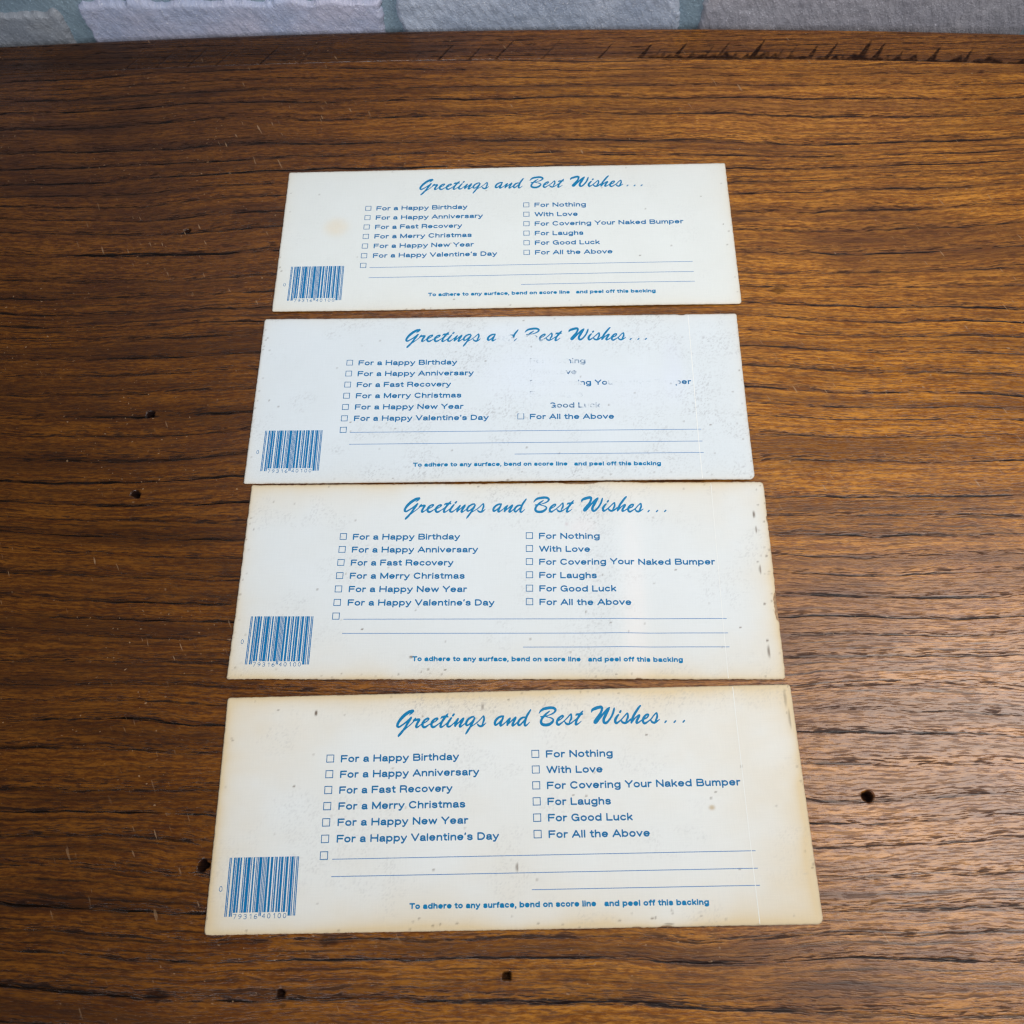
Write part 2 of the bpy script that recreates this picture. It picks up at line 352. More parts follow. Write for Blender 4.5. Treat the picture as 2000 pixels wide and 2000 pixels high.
STN = [(-.265, -.0895, -.062, .0108, 0), (-.0785, .0815, -.046, .040, 1), (.0945, .285, -.052, .031, 2), (-.46, -.278, -.070, .006, 3), (.297, .47, -.045, .044, 1),
       (-.30, -.0895, .0225, .092, 3), (-.48, -.312, .0185, .084, 1), (.0945, .262, .043, .110, 0), (-.0785, .0815, .052, .118, 2), (.274, .44, .056, .12, 3),
       (-.40, -.21, .104, .18, 2), (-.198, -.03, .130, .20, 0), (-.018, .15, .130, .196, 3), (.162, .33, .132, .205, 1), (-.60, -.472, -.06, .02, 2), (.482, .60, -.05, .06, 0),
       (-.35, -.15, -.15, -.082, 1), (-.138, .06, -.15, -.074, 0), (.072, .25, -.15, -.064, 3), (.262, .45, -.15, -.062, 2),
       (-.60, -.492, .032, .10, 0), (.452, .60, .072, .14, 1), (-.60, -.412, .112, .19, 3), (.342, .56, .152, .215, 2), (-.44, -.24, .192, .27, 0), (-.228, -.04, .212, .28, 1),
       (-.028, .17, .208, .275, 2), (.182, .36, .217, .28, 0)]
for k, (x0, x1, z0, z1, mi) in enumerate(STN):
    slab("stone", x0, x1, z0, z1, -.0012, MS[mi], 100 + 13 * k, step=.0010 if k < 5 else .004, rough_edge=.0024)

# ------------------------------------------------------------------ the four cards
W, H = 228.6, 87.063          # mm
# --- brush lettering: strokes (x, y, radius) traced as written, rasterised into one clean outline
HOM_SRC = {'1': (770, 1370, 190 / 1932), '2': (950, 1365, 190 / 1932), '3': (1130, 1360, 220 / 1932)}
STROKES = {'1': [
 [(385,185,28),(320,203,33),(230,262,34),(150,340,32),(97,415,28),(77,465,27),(82,495,25),(110,505,20),(160,475,18),(230,425,17),(290,375,18),(350,318,20)],
 [(392,190,22),(355,235,16),(310,272,5)],
 [(350,320,22),(300,400,25),(250,480,23),(205,550,22),(155,615,26),(108,668,24),(92,695,10)],
 [(215,560,14),(270,512,12),(330,462,11),(385,410,12),(402,380,18),(422,348,15),(437,328,10)],
 [(412,375,20),(455,362,24),(505,358,27),(502,380,25),(478,420,24),(455,470,25),(450,500,25),(460,512,20),(485,503,15),(522,475,12),(560,445,11),(605,425,12),(655,395,13),(692,360,15),(700,337,16),(680,333,18),(640,350,20),(602,385,23),(578,430,26),(575,475,26),(595,505,26),(630,506,22),(672,480,16),(722,445,11),(775,425,12),(832,390,13),(867,360,15),(875,337,16),(855,332,18),(815,350,20),(777,385,23),(755,430,26),(752,475,26),(772,503,26),(807,503,22),(850,475,15),(905,435,12),(955,390,12)],
 [(1082,242,10),(1052,275,20),(1005,335,25),(965,395,22),(938,455,24),(930,495,25),(942,508,20),(970,498,15),(1015,465,12),(1075,415,12)],
 [(935,338,8),(965,308,20),(1020,300,24),(1072,298,20)],
 [(1147,325,18),(1110,375,23),(1076,430,24),(1066,478,24),(1082,500,20),(1112,495,19),(1150,470,13),(1192,432,12),(1240,385,14),(1280,345,20)],
 [(1280,345,20),(1245,410,23),(1223,465,25),(1220,487,20)],
 [(1225,480,14),(1290,420,13),(1350,360,16),(1385,332,18),(1382,355,20),(1355,402,23),(1325,450,24),(1313,488,24),(1325,500,20),(1362,478,13),(1415,435,12)],
 [(1588,300,18),(1540,312,20),(1482,352,23),(1447,400,24),(1437,445,24),(1448,470,20),(1482,465,16),(1542,412,14),(1600,345,16)],
 [(1607,328,20),(1580,390,22),(1545,455,21),(1510,518,20),(1475,572,22),(1442,622,18),(1428,648,8)],
 [(1520,510,12),(1590,462,11),(1650,420,12),(1705,370,12),(1755,315,12),(1785,288,14),(1793,325,19),(1790,372,22),(1770,425,18),(1752,468,12)],
 [(1665,448,14),(1690,478,21),(1735,490,22),(1782,468,17),(1832,422,7)],
 [(1178,278,22),(1200,253,19)]],
 '2': [
 [(345,345,20),(290,350,22),(230,385,24),(187,440,26),(177,490,25),(192,515,22),(227,500,18),(282,450,16),(335,390,18)],
 [(340,370,18),(320,420,22),(297,470,24),(285,513,24),(297,530,20),(342,503,14),(400,455,12),(440,412,16),(478,383,18)],
 [(478,385,18),(460,422,22),(432,478,24),(424,518,20)],
 [(430,510,13),(490,452,13),(550,395,16),(590,366,18),(575,410,22),(542,468,24),(525,513,24),(537,530,20),(577,503,14),(632,452,12)],
 [(760,362,18),(710,377,22),(662,420,24),(637,475,24),(642,510,22),(667,520,20),(712,480,16),(785,400,14)],
 [(885,217,15),(850,272,22),(807,345,24),(782,420,25),(767,485,25),(772,522,23),(792,528,18),(832,495,12),(865,460,7)],
 [(1050,288,7),(1085,240,20),(1130,205,27),(1200,186,30),(1290,175,30),(1350,187,28),(1377,217,25),(1360,260,19),(1310,295,15),(1250,320,11),(1200,338,10)],
 [(1205,358,9),(1270,370,12),(1318,392,17),(1334,425,20),(1300,472,27),(1240,508,31),(1170,515,31),(1115,500,30),(1092,460,27),(1105,400,24),(1135,360,22),(1180,308,22),(1235,262,15),(1265,240,8)],
 [(1088,352,14),(1150,346,15),(1210,348,9)],
 [(1435,432,11),(1482,402,12),(1524,362,14),(1530,335,15),(1512,330,17),(1478,350,20),(1432,395,24),(1407,450,25),(1412,495,26),(1445,510,23),(1492,480,15),(1545,438,12),(1602,385,13),(1655,325,13),(1685,298,14),(1692,340,19),(1688,390,22),(1667,430,18),(1652,465,12)],
 [(1565,458,15),(1592,490,22),(1632,500,22),(1682,480,16),(1752,428,12),(1805,380,12)],
 [(1915,242,12),(1890,272,20),(1850,332,26),(1812,392,22),(1787,450,24),(1778,493,24),(1790,508,20),(1832,488,13),(1888,440,7)],
 [(1778,332,8),(1802,307,21),(1860,305,25),(1905,297,20)]],
 '3': [
 [(222,272,8),(240,232,22),(290,207,29),(350,187,28),(392,187,27),(402,222,22),(378,290,22),(330,358,24),(287,420,25),(284,448,25),(312,442,19),(372,368,16),(440,280,19),(500,220,22),(528,195,15)],
 [(515,218,22),(470,310,25),(437,380,25),(433,430,25),(457,455,24),(497,438,20),(552,368,18),(590,290,19),(606,232,18),(613,196,9)],
 [(685,315,15),(655,352,22),(632,400,24),(633,440,23),(652,458,20),(692,433,14),(742,388,12),(792,332,12),(837,287,13),(846,322,17),(843,365,20),(826,402,16),(812,430,10)],
 [(735,418,15),(757,445,20),(800,455,21),(847,433,17),(895,388,13)],
 [(1058,160,15),(1030,192,20),(985,262,22),(945,328,22),(920,390,22),(908,440,19),(905,456,12)],
 [(915,442,12),(970,372,12),(1022,327,14),(1045,322,16),(1034,352,19),(1006,400,21),(993,438,22),(1002,457,17),(1042,438,13),(1085,405,11),(1160,372,13),(1193,337,14),(1194,310,17),(1160,315,18),(1125,352,21),(1104,400,23),(1111,445,22),(1140,460,20),(1192,428,13),(1242,388,12),(1292,322,12),(1335,282,13),(1346,322,17),(1343,360,19),(1326,400,16),(1312,428,10)],
 [(1240,413,13),(1262,440,19),(1300,450,20),(1347,423,15),(1390,392,6)],
 [(710,272,17),(723,250,17)],
 [(1480,447,13),(1500,422,14)], [(1637,445,13),(1658,420,14)], [(1790,440,13),(1812,415,14)]]}
# the photograph of the nearest card gives the layout in mm (plane homography)
def homography(a, b):
    A = []
    for (x, y), (u, v) in zip(a, b):
        A += [[x, y, 1, 0, 0, 0, -u * x, -u * y, -u], [0, 0, 0, x, y, 1, -v * x, -v * y, -v]]
    return np.linalg.svd(np.array(A, float))[2][-1].reshape(3, 3)
HM = homography([(447.4, 1362.5), (1542, 1336), (1608.6, 1805), (397.6, 1827.8)], [(-W/2, H/2), (W/2, H/2), (W/2, -H/2), (-W/2, -H/2)])
def tomm(z, x, y):
    o = HOM_SRC[z]; p = HM @ np.array([o[0] + x * o[2], o[1] + y * o[2], 1.0]); return p[:2] / p[2]
segs = []
for z, strokes in STROKES.items():
    for s in strokes:
        P = []
        for (x, y, r) in s:
            a = tomm(z, x, y); dx = tomm(z, x + 10, y); dy = tomm(z, x, y + 10)
            k = (np.hypot(*(dx - a)) + np.hypot(*(dy - a))) / 20
            P.append([a[0], a[1], r * k * .97])
        P = np.array(P); Q = np.vstack([2 * P[0] - P[1], P, 2 * P[-1] - P[-2]])
        pts = []
        for i in range(1, len(Q) - 2):
            for t in np.linspace(0, 1, 6, endpoint=False):
                p0, p1, p2, p3 = Q[i-1], Q[i], Q[i+1], Q[i+2]
                pts.append(.5 * ((2*p1) + (-p0+p2)*t + (2*p0-5*p1+4*p2-p3)*t*t + (-p0+3*p1-3*p2+p3)*t**3))
        pts.append(P[-1]); segs.append(np.array(pts))
allp = np.vstack(segs)
GS = .15
x0, x1 = allp[:, 0].min() - 1, allp[:, 0].max() + 1; y0, y1 = allp[:, 1].min() - 1, allp[:, 1].max() + 1
xs = np.arange(x0, x1, GS); ys = np.arange(y0, y1, GS); F = np.full((len(xs), len(ys)), 9.0)
for pts in segs:
    for a, b in zip(pts[:-1], pts[1:]):
        R = max(a[2], b[2]) + .5
        i0 = max(0, int((min(a[0], b[0]) - R - x0) / GS)); i1 = int((max(a[0], b[0]) + R - x0) / GS) + 2
        j0 = max(0, int((min(a[1], b[1]) - R - y0) / GS)); j1 = int((max(a[1], b[1]) + R - y0) / GS) + 2
        gxx, gyy = np.meshgrid(xs[i0:i1], ys[j0:j1], indexing='ij')
        d = b[:2] - a[:2]; L2 = max(d @ d, 1e-9)
        t = np.clip(((gxx - a[0]) * d[0] + (gyy - a[1]) * d[1]) / L2, 0, 1)
        dd = np.hypot(gxx - a[0] - t * d[0], gyy - a[1] - t * d[1]) - (a[2] + t * (b[2] - a[2]))
        F[i0:i1, j0:j1] = np.minimum(F[i0:i1, j0:j1], dd)
def fill_contour(F, xs, ys):
    verts = []; faces = []; cache = {}
    def vtx(key, p):
        if key not in cache: cache[key] = len(verts); verts.append(p)
        return cache[key]
    cand = np.argwhere(np.minimum.reduce([F[:-1, :-1], F[1:, :-1], F[1:, 1:], F[:-1, 1:]]) < 0)
    for i, j in cand:
        c = [(i, j), (i+1, j), (i+1, j+1), (i, j+1)]; poly = []
        for k in range(4):
            a, b = c[k], c[(k+1) % 4]; fa, fb = F[a], F[b]
            if fa < 0: poly.append(vtx(a, (xs[a[0]], ys[a[1]])))
            if (fa < 0) != (fb < 0):
                t = fa / (fa - fb); t = min(max(t, .02), .98)
                poly.append(vtx((min(a, b), max(a, b)), (xs[a[0]] + t*(xs[b[0]]-xs[a[0]]), ys[a[1]] + t*(ys[b[1]]-ys[a[1]]))))
        if len(poly) >= 3: faces.append(poly)
    return np.array(verts), faces
HEAD = fill_contour(F, xs, ys)

# --- plain wide sans lettering: every letter written as strokes (cap height 1), rasterised to one outline
def arc(cx, cy, rx, ry, a0, a1, n=14):
    return [(cx + rx * math.cos(math.radians(a0 + (a1 - a0) * k / n)), cy + ry * math.sin(math.radians(a0 + (a1 - a0) * k / n))) for k in range(n + 1)]
def curve(*P):
    P = np.array(P); Q = np.vstack([2 * P[0] - P[1], P, 2 * P[-1] - P[-2]]); out = []
    for i in range(1, len(Q) - 2):
        for t in np.linspace(0, 1, 5, endpoint=False):
            p0, p1, p2, p3 = Q[i-1], Q[i], Q[i+1], Q[i+2]
            out.append(tuple(.5 * ((2*p1) + (-p0+p2)*t + (2*p0-5*p1+4*p2-p3)*t*t + (-p0+3*p1-3*p2+p3)*t**3)))
    return out + [tuple(P[-1])]
E_ = lambda cx, rx=.31: arc(cx, .365, rx, .30, 0, 360, 22)
ARCH = lambda x0, x1: curve((x0, .40), (x0 + .10, .58), ((x0 + x1) / 2 + .03, .665), (x1 - .05, .60), (x1, .42)) + [(x1, .05)]
G = {'F': (.82, [[(.08,.05),(.08,.94),(.78,.94)], [(.08,.51),(.70,.51)]]), 'H': (1.0, [[(.08,.05),(.08,.95)], [(.92,.05),(.92,.95)], [(.08,.52),(.92,.52)]]),
 'B': (.93, [[(.08,.06),(.08,.94),(.60,.94)] + arc(.60,.73,.22,.21,90,-90) + [(.08,.52)], [(.62,.52)] + arc(.62,.29,.26,.23,90,-90) + [(.08,.06)]]),
 'A': (.96, [[(.03,.05),(.48,.95),(.93,.05)], [(.18,.33),(.78,.33)]]),
 'R': (.93, [[(.08,.05),(.08,.94),(.60,.94)] + arc(.60,.71,.24,.23,90,-90) + [(.08,.48)], curve((.58,.48),(.76,.40),(.81,.25),(.86,.05))]),
 'M': (1.1, [[(.08,.05),(.08,.95),(.55,.10),(1.02,.95),(1.02,.05)]]), 'C': (.96, [arc(.5,.5,.43,.445,42,318,22)]),
 'N': (.94, [[(.08,.05),(.08,.95),(.86,.05),(.86,.95)]]), 'Y': (.90, [[(.03,.95),(.45,.43),(.87,.95)], [(.45,.43),(.45,.05)]]),
 'V': (.92, [[(.03,.95),(.46,.06),(.89,.95)]]), 'D': (.95, [[(.08,.06),(.08,.94),(.42,.94)] + arc(.42,.5,.45,.44,90,-90) + [(.08,.06)]]),
 'W': (1.32, [[(.03,.95),(.34,.06),(.66,.94),(.98,.06),(1.29,.95)]]), 'L': (.74, [[(.08,.95),(.08,.06),(.70,.06)]]),
 'G': (1.0, [arc(.5,.5,.43,.445,42,330,22) + [(.90,.46),(.56,.46)], [(.90,.46),(.92,.06)]]), 'T': (.84, [[(.02,.94),(.82,.94)], [(.42,.94),(.42,.05)]]),
 'a': (.70, [curve((.10,.50),(.18,.62),(.36,.665),(.54,.62),(.60,.48)) + [(.60,.16),(.66,.06)], curve((.60,.40),(.40,.37),(.16,.32),(.07,.20),(.17,.08),(.36,.065),(.54,.14),(.60,.28))]),
 'o': (.76, [E_(.38)]), 'r': (.44, [[(.08,.05),(.08,.68)], curve((.08,.40),(.15,.58),(.28,.655),(.42,.65))]), 'p': (.78, [[(.08,-.24),(.08,.68)], E_(.40)]),
 'b': (.78, [[(.08,.05),(.08,.95)], E_(.40)]), 'd': (.78, [[(.70,.05),(.70,.95)], E_(.38)]), 'y': (.70, [[(.04,.67),(.36,.08)], curve((.66,.67),(.42,.16),(.30,-.10),(.20,-.22),(.07,-.21))]),
 'i': (.17, [[(.08,.05),(.08,.66)], [(.08,.91),(.08,.94)]]), 't': (.42, [curve((.19,.88),(.19,.50),(.19,.20),(.26,.08),(.40,.07)), [(.03,.66),(.39,.66)]]),
 'h': (.70, [[(.08,.05),(.08,.95)], ARCH(.08,.62)]), 'n': (.70, [[(.08,.05),(.08,.67)], ARCH(.08,.62)]), 'm': (1.08, [[(.08,.05),(.08,.67)], ARCH(.08,.54), ARCH(.54,1.0)]),
 'u': (.70, [[(.62,.67),(.62,.05)], [(.08,.67)] + curve((.08,.30),(.13,.13),(.30,.065),(.50,.13),(.62,.32))]), 'v': (.68, [[(.04,.67),(.34,.07),(.64,.67)]]),
 'e': (.76, [[(.09,.37)] + [(.67,.37)] + arc(.38,.365,.31,.30,2,318,22)]), 's': (.68, [curve((.59,.53),(.48,.64),(.30,.665),(.12,.60),(.12,.45),(.34,.375),(.56,.30),(.60,.16),(.47,.07),(.25,.06),(.08,.18))]),
 'c': (.71, [arc(.38,.365,.31,.30,42,318,20)]), 'k': (.66, [[(.08,.05),(.08,.95)], [(.56,.67),(.12,.27)], [(.27,.41),(.60,.05)]]),
 'g': (.78, [E_(.38), [(.70,.68)] + curve((.70,-.02),(.62,-.19),(.38,-.24),(.13,-.17))]), 'l': (.17, [[(.08,.05),(.08,.95)]]),
 'w': (1.0, [[(.04,.67),(.27,.07),(.50,.65),(.73,.07),(.96,.67)]]), 'f': (.40, [curve((.40,.935),(.27,.92),(.20,.80),(.19,.6)) + [(.19,.05)], [(.03,.66),(.38,.66)]]),
 "'": (.17, [[(.11,.95),(.06,.78)]]), ',': (.17, [[(.08,.04),(.04,-.14)]]),
 '0': (.6, [arc(.3,.5,.23,.45,0,360,20)]), '1': (.36, [[(.06,.74),(.24,.95),(.24,.05)]]), '3': (.6, [curve((.06,.80),(.20,.94),(.42,.92),(.50,.74),(.40,.56),(.24,.52)), curve((.24,.52),(.44,.48),(.54,.30),(.44,.10),(.22,.05),(.04,.18))]),
 '4': (.6, [[(.44,.05),(.44,.95),(.04,.32),(.56,.32)]]), '6': (.6, [curve((.46,.93),(.22,.78),(.07,.48),(.08,.22),(.28,.05),(.50,.16),(.52,.38),(.34,.52),(.12,.42))]),
 '7': (.6, [[(.04,.95),(.54,.95),(.20,.05)]]), '9': (.6, [curve((.12,.07),(.38,.24),(.52,.52),(.50,.78),(.30,.95),(.09,.84),(.07,.62),(.26,.48),(.48,.58))])}
def raster_strokes(polys, r, gs):
    A = np.vstack([np.array(q) for q in polys]); x0, y0 = A.min(0) - r - .3; x1, y1 = A.max(0) + r + .3
    xs = np.arange(x0, x1, gs); ys = np.arange(y0, y1, gs); F = np.full((len(xs), len(ys)), 9.0)
    for q in polys:
        for a, b in zip(q[:-1], q[1:]):
            R = r + 2 * gs
            i0 = max(0, int((min(a[0], b[0]) - R - x0) / gs)); i1 = int((max(a[0], b[0]) + R - x0) / gs) + 2
            j0 = max(0, int((min(a[1], b[1]) - R - y0) / gs)); j1 = int((max(a[1], b[1]) + R - y0) / gs) + 2
            gxx, gyy = np.meshgrid(xs[i0:i1], ys[j0:j1], indexing='ij'); d0, d1 = b[0] - a[0], b[1] - a[1]; L2 = max(d0*d0 + d1*d1, 1e-9)
            t = np.clip(((gxx - a[0]) * d0 + (gyy - a[1]) * d1) / L2, 0, 1)
            dd = np.hypot(gxx - a[0] - t * d0, gyy - a[1] - t * d1) - r
            F[i0:i1, j0:j1] = np.minimum(F[i0:i1, j0:j1], dd)
    return fill_contour(F, xs, ys)
def fit_text(text, x0, x1, y0, cap, r, y1=None, gap=.155):
    pen = 0; S = []
    for ch in text.replace('\u2019', "'"):
        if ch == ' ': pen += .46; continue
        wd, st = G[ch]
        for q in st: S.append([(pen + a, b) for a, b in q])
        pen += wd + gap
    A = np.vstack([np.array(q) for q in S]); lo, hi = A[:, 0].min(), A[:, 0].max(); y1 = y0 if y1 is None else y1; out = []
    for q in S:
        o = []
        for a, b in q:
            x = x0 + r + (a - lo) / max(hi - lo, 1e-6) * (x1 - x0 - 2 * r); o.append((x, y0 + (y1 - y0) * (x - x0) / (x1 - x0) + r + (b - .05) / .89 * (cap - 2 * r)))
        out.append(o)
    return raster_strokes(out, r, .11)
def merge(parts):
    V = []; Fs = []; n = 0
    for v, f in parts:
        V.append(v); Fs += [[i + n for i in p] for p in f]; n += len(v)
    return np.vstack(V), Fs
def rect(xa, xb, ya, yb, sub=1):
    u = np.linspace(xa, xb, sub + 1); v = []; f = []
    for q in u: v += [(q, ya), (q, yb)]
    for i in range(sub): f.append([2*i, 2*i+2, 2*i+3, 2*i+1])
    return np.array(v), f
def box_outline(xa, xb, ya, yb, t):
    v = np.array([(xa, ya), (xb, ya), (xb, yb), (xa, yb), (xa+t, ya+t), (xb-t, ya+t), (xb-t, yb-t), (xa+t, yb-t)])
    return v, [[0,1,5,4],[1,2,6,5],[2,3,7,6],[3,0,4,7]]
TXT = []
LP = 5.905
for k, (s, xe) in enumerate([("For a Happy Birthday", -19.5), ("For a Happy Anniversary", -11.5), ("For a Fast Recovery", -22.0), ("For a Merry Christmas", -17.0),
                             ("For a Happy New Year", -15.8), ("For a Happy Valentine\u2019s Day", -4.05)]):
    TXT.append(fit_text(s, -66.5, xe, 17.1 - LP * k, 2.82, .285, y1=16.98 - LP * k))
for k, (s, xe) in enumerate([("For Nothing", 41.2), ("With Love", 36.9), ("For Covering Your Naked Bumper", 90.0), ("For Laughs", 39.4), ("For Good Luck", 47.4), ("For All the Above", 53.5)]):
    TXT.append(fit_text(s, 14.9, xe, 17.15 - LP * k, 2.82, .285, y1=16.95 - LP * k))
BOXES = [box_outline(-72.25 - .06*k, -69.2 - .05*k, 17.2 - 5.93*k, 20.2 - 5.93*k, .31) for k in range(7)] + \
        [box_outline(9.2, 12.27, 17.2 - 5.905*k, 20.2 - 5.905*k, .31) for k in range(6)]
RULES = [rect(-67.8, 92.7, -18.37, -18.10, 80), rect(-67.85, 92.75, -24.43, -24.16, 80), rect(7.95, 92.8, -30.26, -29.99, 44)]
ADH = merge([fit_text("To adhere to any surface, bend on score line", -37.9, 31.7, -35.98, 2.10, .27, y1=-36.18, gap=.20),
             fit_text("and peel off this backing", 34.7, 73.35, -36.22, 2.10, .27, y1=-36.42, gap=.20)])
LC = {'0':'0001101','1':'0011001','2':'0010011','3':'0111101','4':'0100011','5':'0110001','6':'0101111','7':'0111011','8':'0110111','9':'0001011'}
inv = lambda s: ''.join('1' if q == '0' else '0' for q in s)
digits = "079316401009"
code = '101' + ''.join(LC[d] for d in digits[:6]) + '01010' + ''.join(inv(LC[d]) for d in digits[6:]) + '101'
bx0, mod = -107.25, 26.6 / 95; BARS = []
i = 0
while i < 95:
    if code[i] == '1':
        j = i
        while j < 95 and code[j] == '1': j += 1
        long_ = i < 10 or 45 <= i < 50 or i >= 85
        BARS.append(rect(bx0 + i*mod - .035, bx0 + j*mod + .035, -37.35 if long_ else -36.05, -16.95)); i = j
    else: i += 1
DIG = []
for k, d in enumerate("79316"): c = -103.35 + 1.97*k; wd = .35 if d == '1' else .62; DIG.append(fit_text(d, c - wd, c + wd, -38.25, 1.72, .10))
for k, d in enumerate("40100"): c = -92.5 + 1.985*k; wd = .35 if d == '1' else .62; DIG.append(fit_text(d, c - wd, c + wd, -38.15, 1.72, .10))
DIG.append(fit_text("0", -110.2, -109.0, -28.8, 1.95, .10))
DIG = merge(DIG)

def rounded(u, v, r, seed, rough, chips):
    """square outline -> worn card outline (mm)"""
    hx, hy = W / 2, H / 2
    U, V_ = u.copy(), v.copy()
    for sx in (-1, 1):
        for sy in (-1, 1):
            rr = r[(sx > 0) * 1 + (sy < 0) * 2]
            cx, cy = sx * (hx - rr), sy * (hy - rr); a = (u - cx) * sx; b = (v - cy) * sy
            k = (a > 0) & (b > 0); mx = np.maximum(a, b); ln = np.hypot(a, b) + 1e-9; s = np.where(k, mx / ln, 1)
            U = np.where(k, cx + (u - cx) * s, U); V_ = np.where(k, cy + (v - cy) * s, V_)
    ex = hx - np.abs(u); ey = hy - np.abs(v)
    wx = np.exp(-ex / .8); wy = np.exp(-ey / .8)
    U = U - np.sign(u) * wx * rough * (fbm(v * .7, u * 0 + np.sign(u) * 5, seed) ** 2 * 1.6)
    V_ = V_ - np.sign(v) * wy * rough * (fbm(u * .7, v * 0 + np.sign(v) * 5, seed + 3) ** 2 * 1.6)
    for (side, c, half, dep) in chips:
        if side == 'R': U = U - np.where(u > 0, wx, 0) * dep * (1 - smooth(.6, 1.1, np.abs(v - c) / half)) * (.7 + .6 * vnoise(v * 1.3, v * 0, seed))
        if side == 'B': V_ = V_ + np.where(v < 0, wy, 0) * dep * (1 - smooth(.4, 1.1, np.abs(u - c) / half))
        if side == 'T': V_ = V_ - np.where(v > 0, wy, 0) * dep * (1 - smooth(.4, 1.1, np.abs(u - c) / half))
    return U, V_

def make_card(label, cx, cy, ang, p):
    root = thing("bumper_sticker", label, "bumper sticker", (cx, cy, 0), ang, "bumper stickers lying face down on the table")
    def zf(u, v):                                   # height of the card's upper face, mm
        z = .74 + 0 * u
        for (a, cu, su, cv, sv) in p['curl']:
            z = z + 1.35 * a * np.exp(-((u - cu) / su) ** 2 - ((v - cv) / sv) ** 2)
        return z
    st = .5
    us = np.linspace(-W/2, W/2, int(W / st) + 1); vs = np.linspace(-H/2, H/2, int(H / st) + 1)
    u, v = np.meshgrid(us, vs, indexing='ij'); sd = p['seed']
    U, V_ = rounded(u, v, p['r'], sd, p['rough'], p['chips'])
    ed = np.minimum(W/2 - np.abs(u), H/2 - np.abs(v))
    Z = zf(u, v) - .10 * np.exp(-ed / .35)
    # --- stains, wear and the painted fold reflection
    base = np.array(p['base']); col = np.ones(u.shape + (3,)) * base
    yel = np.array([.70, .56, .35])
    wob = fbm(u * .035 + 7, v * .05, sd + 20)
    L, R_, B, T_ = p['yellow']; rng = p['range']
    f = np.zeros_like(u)
    for amt, d in ((L, u + W/2), (R_, W/2 - u), (B, v + H/2), (T_, H/2 - v)):
        f = 1 - (1 - f) * (1 - np.clip(amt * (.35 * np.exp(-d / (rng * (.5 + wob))) + .65 * np.exp(-d / 2.2)) * (.45 + 1.1 * wob), 0, 1))
    col = col * (1 - f[..., None]) + yel * f[..., None]
    mott = fbm(u * .06, v * .06, sd + 31, 5) - .5
    col = col * (1 + mott[..., None] * np.array([.035, .04, .055]))
    sm = smooth(.50, .72, fbm(u * .055, v * .075, sd + 40, 4)); grain = smooth(.50, .85, fbm(u * 1.9, v * 1.9, sd + 50, 2)) * .9
    g = p['grime'] * sm * grain
    for (a, cu, cv, su, sv) in p['smudge']:
        g = g + a * np.exp(-((u - cu) / su) ** 2 - ((v - cv) / sv) ** 2) * grain
    g = np.clip(g, 0, .8)[..., None]; col = col * (1 - g) + np.array([.30, .29, .29]) * g
    for (a, cu, cv, su, sv, rgb) in p['patch']:
        q = a * np.exp(-((((u - cu) / su) ** 2 + ((v - cv) / sv) ** 2) ** 1.6)) * (.7 + .6 * fbm(u * .25, v * .25, sd + 61)); q = np.clip(q, 0, 1)[..., None]
        col = col * (1 - q) + np.array(rgb) * q
    rs = np.random.RandomState(sd)
    specks = list(p['specks'])
    for k in range(p['nspeck']):
        if rs.rand() < .55:
            s = rs.randint(4); e = abs(rs.normal(0, 2.0)) + .4
            a = (rs.uniform(-W/2, W/2), (H/2 - e) * (1 if s == 0 else -1)) if s < 2 else ((W/2 - e) * (1 if s == 2 else -1), rs.uniform(-H/2, H/2))
        else: a = (rs.uniform(-W/2, W/2), rs.uniform(-H/2, H/2))
        specks.append((a[0], a[1], rs.uniform(.15, .5), rs.uniform(.2, .5), rs.uniform(.2, .6)))
    for (a, b, ra, rb, s) in specks:
        q = np.clip(s * (1 - smooth(.5, 1.5, np.hypot((u - a) / max(ra, .4), (v - b) / max(rb, .4)))), 0, 1)[..., None]
        col = col * (1 - q) + np.array([.13, .09, .06]) * q
    rim = np.clip(p['rim'] * np.exp(-ed / .45) * (.4 + 1.2 * fbm(u * .5, v * .5, sd + 70)), 0, 1)[..., None]
    col = col * (1 - rim) + np.array([.42, .31, .20]) * rim
    rgba = np.concatenate([np.clip(col, 0, 1), np.ones(u.shape + (1,))], -1).reshape(-1, 4)
    nx, ny = u.shape; ids = np.arange(nx * ny).reshape(nx, ny)
    quads = np.stack([ids[:-1, :-1], ids[1:, :-1], ids[1:, 1:], ids[:-1, 1:]], -1).reshape(-1, 4)
    V = np.stack([U, V_, Z], -1).reshape(-1, 3) * .001
    ring = np.concatenate([ids[:, 0], ids[-1, 1:], ids[-2::-1, -1], ids[0, -2:0:-1]])
    n0 = len(V); Vb = V[ring].copy(); Vb[:, 2] -= .00022; kk = np.arange(len(ring)); nk = (kk + 1) % len(ring)
    side = np.stack([ring, n0 + kk, n0 + nk, ring[nk]], -1)
    rg = np.vstack([rgba, np.tile([.62, .52, .38, 1], (len(ring), 1))])
    raw_mesh("backing_paper", np.vstack([V, Vb]), np.vstack([quads, side]), M_PAPER, root, False, {"stain": ('FLOAT_COLOR', rg)})
    # sticker layer under the paper
    us2 = np.linspace(-W/2, W/2, 116); vs2 = np.linspace(-H/2, H/2, 45); u2, v2 = np.meshgrid(us2, vs2, indexing='ij')
    U2, V2_ = rounded(u2, v2, p['r'], sd, p['rough'], []); Z2 = zf(u2, v2) - .34
    nx, ny = u2.shape; ids = np.arange(nx * ny).reshape(nx, ny)
    quads = np.stack([ids[:-1, :-1], ids[1:, :-1], ids[1:, 1:], ids[:-1, 1:]], -1).reshape(-1, 4)
    V = np.stack([U2 - np.sign(u2) * .05, V2_ - np.sign(v2) * .05, Z2], -1).reshape(-1, 3) * .001
